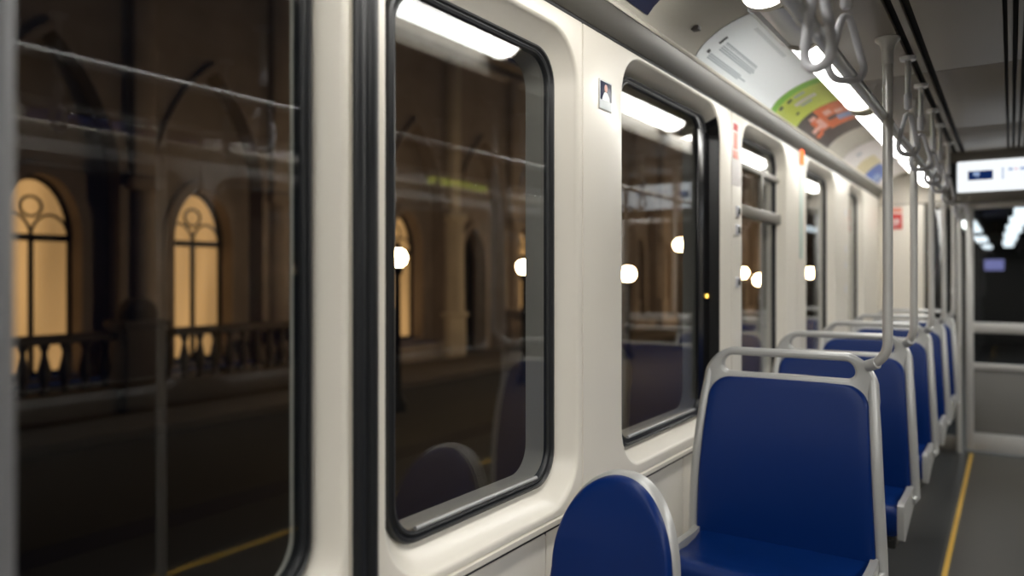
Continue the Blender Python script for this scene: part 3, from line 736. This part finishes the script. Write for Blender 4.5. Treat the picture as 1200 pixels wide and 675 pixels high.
# ------------------------------------------------------------------ the street outside
XF = -10.0
BAY = 2.29; B0 = 4.50
ZS = -.30                      # sidewalk level
rd = MB(); rd.box(-8.2, -1.3, -14, 60, -.50, -.42); struct(rd.obj('road', M['road']))
sw = MB(); sw.bbox(-11.0, -8.2, -14, 60, -.50, ZS, .02); struct(sw.obj('sidewalk', M['walk']))
fb = thing('stone_building', 'dark arcaded stone building with lit arched windows across the street', 'building', (XF, 0, 0))
def arch_pts(c, hw, zb, zs, rise, n=16, point=0.):
    """outline (y,z) of an arch opening from bottom left up and over to bottom right"""
    pts = [(c-hw, zb)]
    for k in range(n+1):
        a = PI-PI*k/n; y = hw*math.cos(a); z = rise*(math.sin(a)**(1-.0) * (1-point) + point*(1-abs(math.cos(a))))
        pts.append((c+y, zs+z))
    return pts+[(c+hw, zb)]
def arch_wall(mb, x, y0, y1, z0, z1, ar):
    """flat wall around an arch opening that reaches z of its own sill"""
    n = len(ar); zb = ar[0][1]; yl_, yr_ = ar[0][0], ar[-1][0]
    for (a, b) in zip(ar[:-1], ar[1:]):
        if abs(a[0]-b[0]) < 1e-6: continue
        mb.add([(x, a[0], a[1]), (x, b[0], b[1]), (x, b[0], z1), (x, a[0], z1)], [(0, 1, 2, 3)])
    mb.add([(x, y0, z0), (x, yl_, z0), (x, yl_, z1), (x, y0, z1)], [(0, 1, 2, 3)])
    mb.add([(x, yr_, z0), (x, y1, z0), (x, y1, z1), (x, yr_, z1)], [(0, 1, 2, 3)])
    if zb > z0+1e-4: mb.add([(x, yl_, z0), (x, yr_, z0), (x, yr_, zb), (x, yl_, zb)], [(0, 1, 2, 3)])
def reveal(mb, ar, x0, x1): mb.rings([[(x0, y, z) for y, z in ar], [(x1, y, z) for y, z in ar]], close=False)
def band(mb, ar, w, x0, x1, c, zs):
    out_ = []
    for y, z in ar:
        d = Vector((y-c, max(z-zs, 0))); d = d.normalized() if d.length > 1e-6 else Vector((0, 1)); out_.append((y+d.x*w, z+d.y*w))
    mb.rings([[(x0, y, z) for y, z in ar], [(x1, y, z) for y, z in ar], [(x1, y, z) for y, z in out_], [(x0, y, z) for y, z in out_]], close=False)
wallm, revm, bandm = MB(), MB(), MB()
NB0, NB1 = -3, 22
ZT = EYE+5.2
for k in range(NB0, NB1):
    c = B0+BAY*k; y0, y1 = c-BAY/2, c+BAY/2
    kind = 'door' if k in (4, 7, 11) else 'win'
    lit = k in (0, 1, 2, 3, 5, 6, 9, 12, 14)
    # outer niche
    ar = arch_pts(c, .84, ZS if kind == 'door' else .05, 2.75, 1.75, point=.35)
    arch_wall(wallm, .0, y0, y1, ZS-.15, ZT, ar); reveal(revm, ar, 0, -.28)
    band(bandm, ar, .13, -.01, .07, c, 2.75)
    # inner wall with the real opening
    if kind == 'win': ai = arch_pts(c, .49, .12, 1.93, .80, point=.0); zlow = .05
    else: ai = arch_pts(c, .46, ZS, 1.75, .80, point=.3); zlow = ZS
    arch_wall(wallm, -.28, c-.84, c+.84, zlow, ZT-.2, ai); reveal(revm, ai, -.28, -.62)
    band(bandm, ai, .16, -.29, -.22, c, ai[1][1])
    # window or door
    if kind == 'win':
        wv = MB()
        for yy in (-.475, 0, .475): wv.box(-.57, -.51, c+yy-.026, c+yy+.026, .12, 2.0 if yy else 1.93)
        wv.box(-.57, -.51, c-.47, c+.47, 1.88, 1.97); wv.box(-.57, -.51, c-.47, c+.47, .12, .18)
        wv.tube([(-.54, y, z) for y, z in ai[1:-1]], .055, 8)
        for q in (-.23, .23): wv.tube([(-.54, c+q+.23*math.cos(a), 1.93+.30*math.sin(a)) for a in [PI*i/10 for i in range(11)]], .020, 6)
        wv.tube([(-.54, c+.13*math.cos(a), 2.33+.13*math.sin(a)) for a in [2*PI*i/16 for i in range(16)]], .020, 6, closed=True)
        w = wv.obj('arched_window', M['iron'], fb)
        gp_ = MB(); gp_.add([(-.60, y, z) for y, z in ai], [tuple(range(len(ai)))]); g = gp_.obj('lit_pane' if lit else 'dark_pane', M['warm'] if lit else M['iron'], w, smooth=0)
        if False:
            cu = MB(); 
            for q, wd in ((-.27, .10), (.16, .07), (.33, .05)):
                cu.rings([[(-.575, c+q-wd/2+wd*i/6, zz) if i % 2 else (-.59, c+q-wd/2+wd*i/6, zz) for i in range(7)] for zz in (.20, 1.87)], close=False)
            cu.obj('curtain', M['stonel'], w)
    else:
        dv = MB(); dv.add([(-.60, y, z) for y, z in ai], [tuple(range(len(ai)))])
        for yy in (-.23, 0, .23): dv.box(-.60, -.57, c+yy-.02, c+yy+.02, ZS, 2.3)
        dv.obj('dark_door', M['iron'], fb)
wallm.add([(-.0, B0+BAY*(NB0-.5)-3, -.6), (-.0, B0+BAY*(NB0-.5), -.6), (-.0, B0+BAY*(NB0-.5), ZT), (-.0, B0+BAY*(NB0-.5)-3, ZT)], [(0, 1, 2, 3)])
wallm.obj('facade_wall', M['stone'], fb, smooth=0); revm.obj('arch_reveal', M['stone'], fb, smooth=40); bandm.obj('arch_moulding', M['stone'], fb, smooth=40)
cr = MB()
for zz, d in ((ZT-.55, .14), (ZT-.25, .24)): cr.bbox(0, d, B0+BAY*(NB0-.5), B0+BAY*(NB1-.5), zz, zz+.14, .03)
cr.obj('cornice', M['stone'], fb)
for k in range(NB0, NB1):
    y = B0+BAY*(k+.5); pm = MB(); pale = (k == 3)
    wd = .23 if not pale else .30
    pm.bbox(-.02, .20, y-wd, y+wd, ZS, .55, .03); pm.bbox(-.02, .24, y-wd-.04, y+wd+.04, .55, .66, .03)
    pm.tube([(.06, y, z) for z in (.66, 1.6, 2.6)], [.17 if not pale else .25, .165 if not pale else .24, .155 if not pale else .23], 16)
    pm.bbox(-.02, .24, y-wd, y+wd, 2.6, 2.78, .04); pm.bbox(-.02, .16, y-.16, y+.16, 2.78, ZT-.5, .03)
    pm.obj('pier', M['stonel'] if pale else M['stone'], fb)

# balustrades in front of the windows
def balustrade(y0, y1, label):
    r = thing('balustrade', label, 'railing', (-9.35, (y0+y1)/2, ZS), group='balustrades of the building')
    h = (y1-y0)/2
    m = MB(); m.bbox(-.10, .10, -h, h, .92, 1.03, .025); m.obj('top_rail', M['stoned'], r)
    m = MB(); m.bbox(-.12, .12, -h, h, 0, .34, .025); m.obj('plinth', M['stoned'], r)
    m = MB(); m.lathe([(.055, .34), (.055, .38), (.035, .42), (.07, .54), (.075, .60), (.035, .78), (.032, .84), (.055, .88), (.055, .925)], n=12)
    b0 = None; n = int((y1-y0-.1)/.215)
    for i in range(n):
        yy = -h+.12+i*(2*h-.24)/max(1, n-1)
        if b0 is None: b0 = m.obj('baluster', M['stoned'], r); b0.location = (0, yy, 0)
        else: b = b0.copy(); COL.objects.link(b); b.parent = r; b.location = (0, yy, 0)
    return r
def pedestal(y, label):
    r = thing('balustrade_pedestal', label, 'pedestal', (-9.35, y, ZS), group='balustrade pedestals')
    m = MB(); m.bbox(-.22, .22, -.26, .26, 0, 1.06, .03); m.bbox(-.27, .27, -.31, .31, 1.06, 1.16, .03); m.obj('pedestal_block', M['stoned'], r)
    m = MB(); m.lathe([(.24, 1.16), (.25, 1.24), (.22, 1.34), (.13, 1.42), (.02, 1.45)], n=18); m.obj('pedestal_cap', M['stoned'], r)
pe = [.95, 5.25, 9.6]
for k, y in enumerate(pe): pedestal(y, ['dark stone pedestal before the first lit window', 'dark stone pedestal standing between the two lit arched windows', 'dark stone pedestal at the far end of the balustrade'][k])
balustrade(1.25, 4.95, 'dark stone balustrade under the lit window seen at the picture edge')
balustrade(5.55, 9.3, 'dark stone balustrade under the lit window left of the first window frame')
balustrade(14.6, 19.0, 'dark stone railing beyond the arched door, by the far lit window')

# street lamps
lamps = [(466, 302, -7.0, .125, 'globe street lamp glowing nearest, at the edge of the second window'), (614, 313, -7.0, .12, 'globe street lamp glowing at the right edge of the second window'),
         (736, 321, -7.2, .16, 'globe street lamp low at the edge of the third window'), (797, 287, -7.2, .15, 'taller globe street lamp seen in the third window'),
         (871, 320, -7.4, .16, 'leftmost globe lamp in the fourth window'), (890, 328, -7.0, .18, 'middle globe lamp in the fourth window'),
         (903, 321, -7.4, .17, 'rightmost globe lamp in the fourth window'), (950, 320, -7.2, .21, 'left globe lamp of the pair in the fifth window'),
         (960, 320, -7.2, .25, 'right globe lamp of the pair in the fifth window')]
th = math.atan2(585, 870); ct_, st_ = math.cos(th), math.sin(th)
def place(u, v, x):
    a = (u-600)/870; dx, dy = -st_+a*ct_, ct_+a*st_; d = x/dx
    return x, dy*d, EYE+(325-v)/870*d
for (u, v, x, rad, lab) in lamps:
    px, py, pz = place(u, v, x); base = -.42
    r = thing('street_lamp', lab, 'lamp', (round(px, 2), round(py, 2), base), group='globe street lamps')
    hz = pz-base
    m = MB(); m.lathe([(.13, 0), (.13, .10), (.07, .20), (.05, .5), (.04, hz-rad-.12), (.07, hz-rad-.08), (.08, hz-rad*.9)], n=14); m.obj('lamp_post', M['iron'], r)
    m = MB(); m.lathe([(max(.001, rad*math.sin(a)), hz-rad*math.cos(a)) for a in [PI*k/12 for k in range(13)]], n=18); m.obj('lamp_globe', M['globe'], r)
    m = MB(); m.lathe([(.06, hz+rad*.9), (.05, hz+rad+.04), (.01, hz+rad+.10)], n=12); m.obj('lamp_finial', M['iron'], r)

# ------------------------------------------------------------------ world, camera, colour
wd_ = bpy.data.worlds.new('night_sky'); scene.world = wd_; wd_.use_nodes = True
bg = wd_.node_tree.nodes['Background']; bg.inputs['Color'].default_value = (.010, .016, .040, 1); bg.inputs['Strength'].default_value = .35

cd = bpy.data.cameras.new('camera'); cam = bpy.data.objects.new('camera', cd); COL.objects.link(cam)
cam.location = (0, 0, EYE); cam.rotation_euler = (PI/2, 0, th)
cd.sensor_width = 36; cd.lens = 36*870/1200; cd.shift_y = -12.5/1200
cd.clip_start = .02; cd.clip_end = 200
cd.dof.use_dof = True; cd.dof.focus_distance = 1.9; cd.dof.aperture_fstop = 1.35
scene.camera = cam

vs = scene.view_settings
vs.view_transform = 'Standard'; vs.look = 'None'; vs.gamma = 1; vs.exposure = .08; vs.use_curve_mapping = False
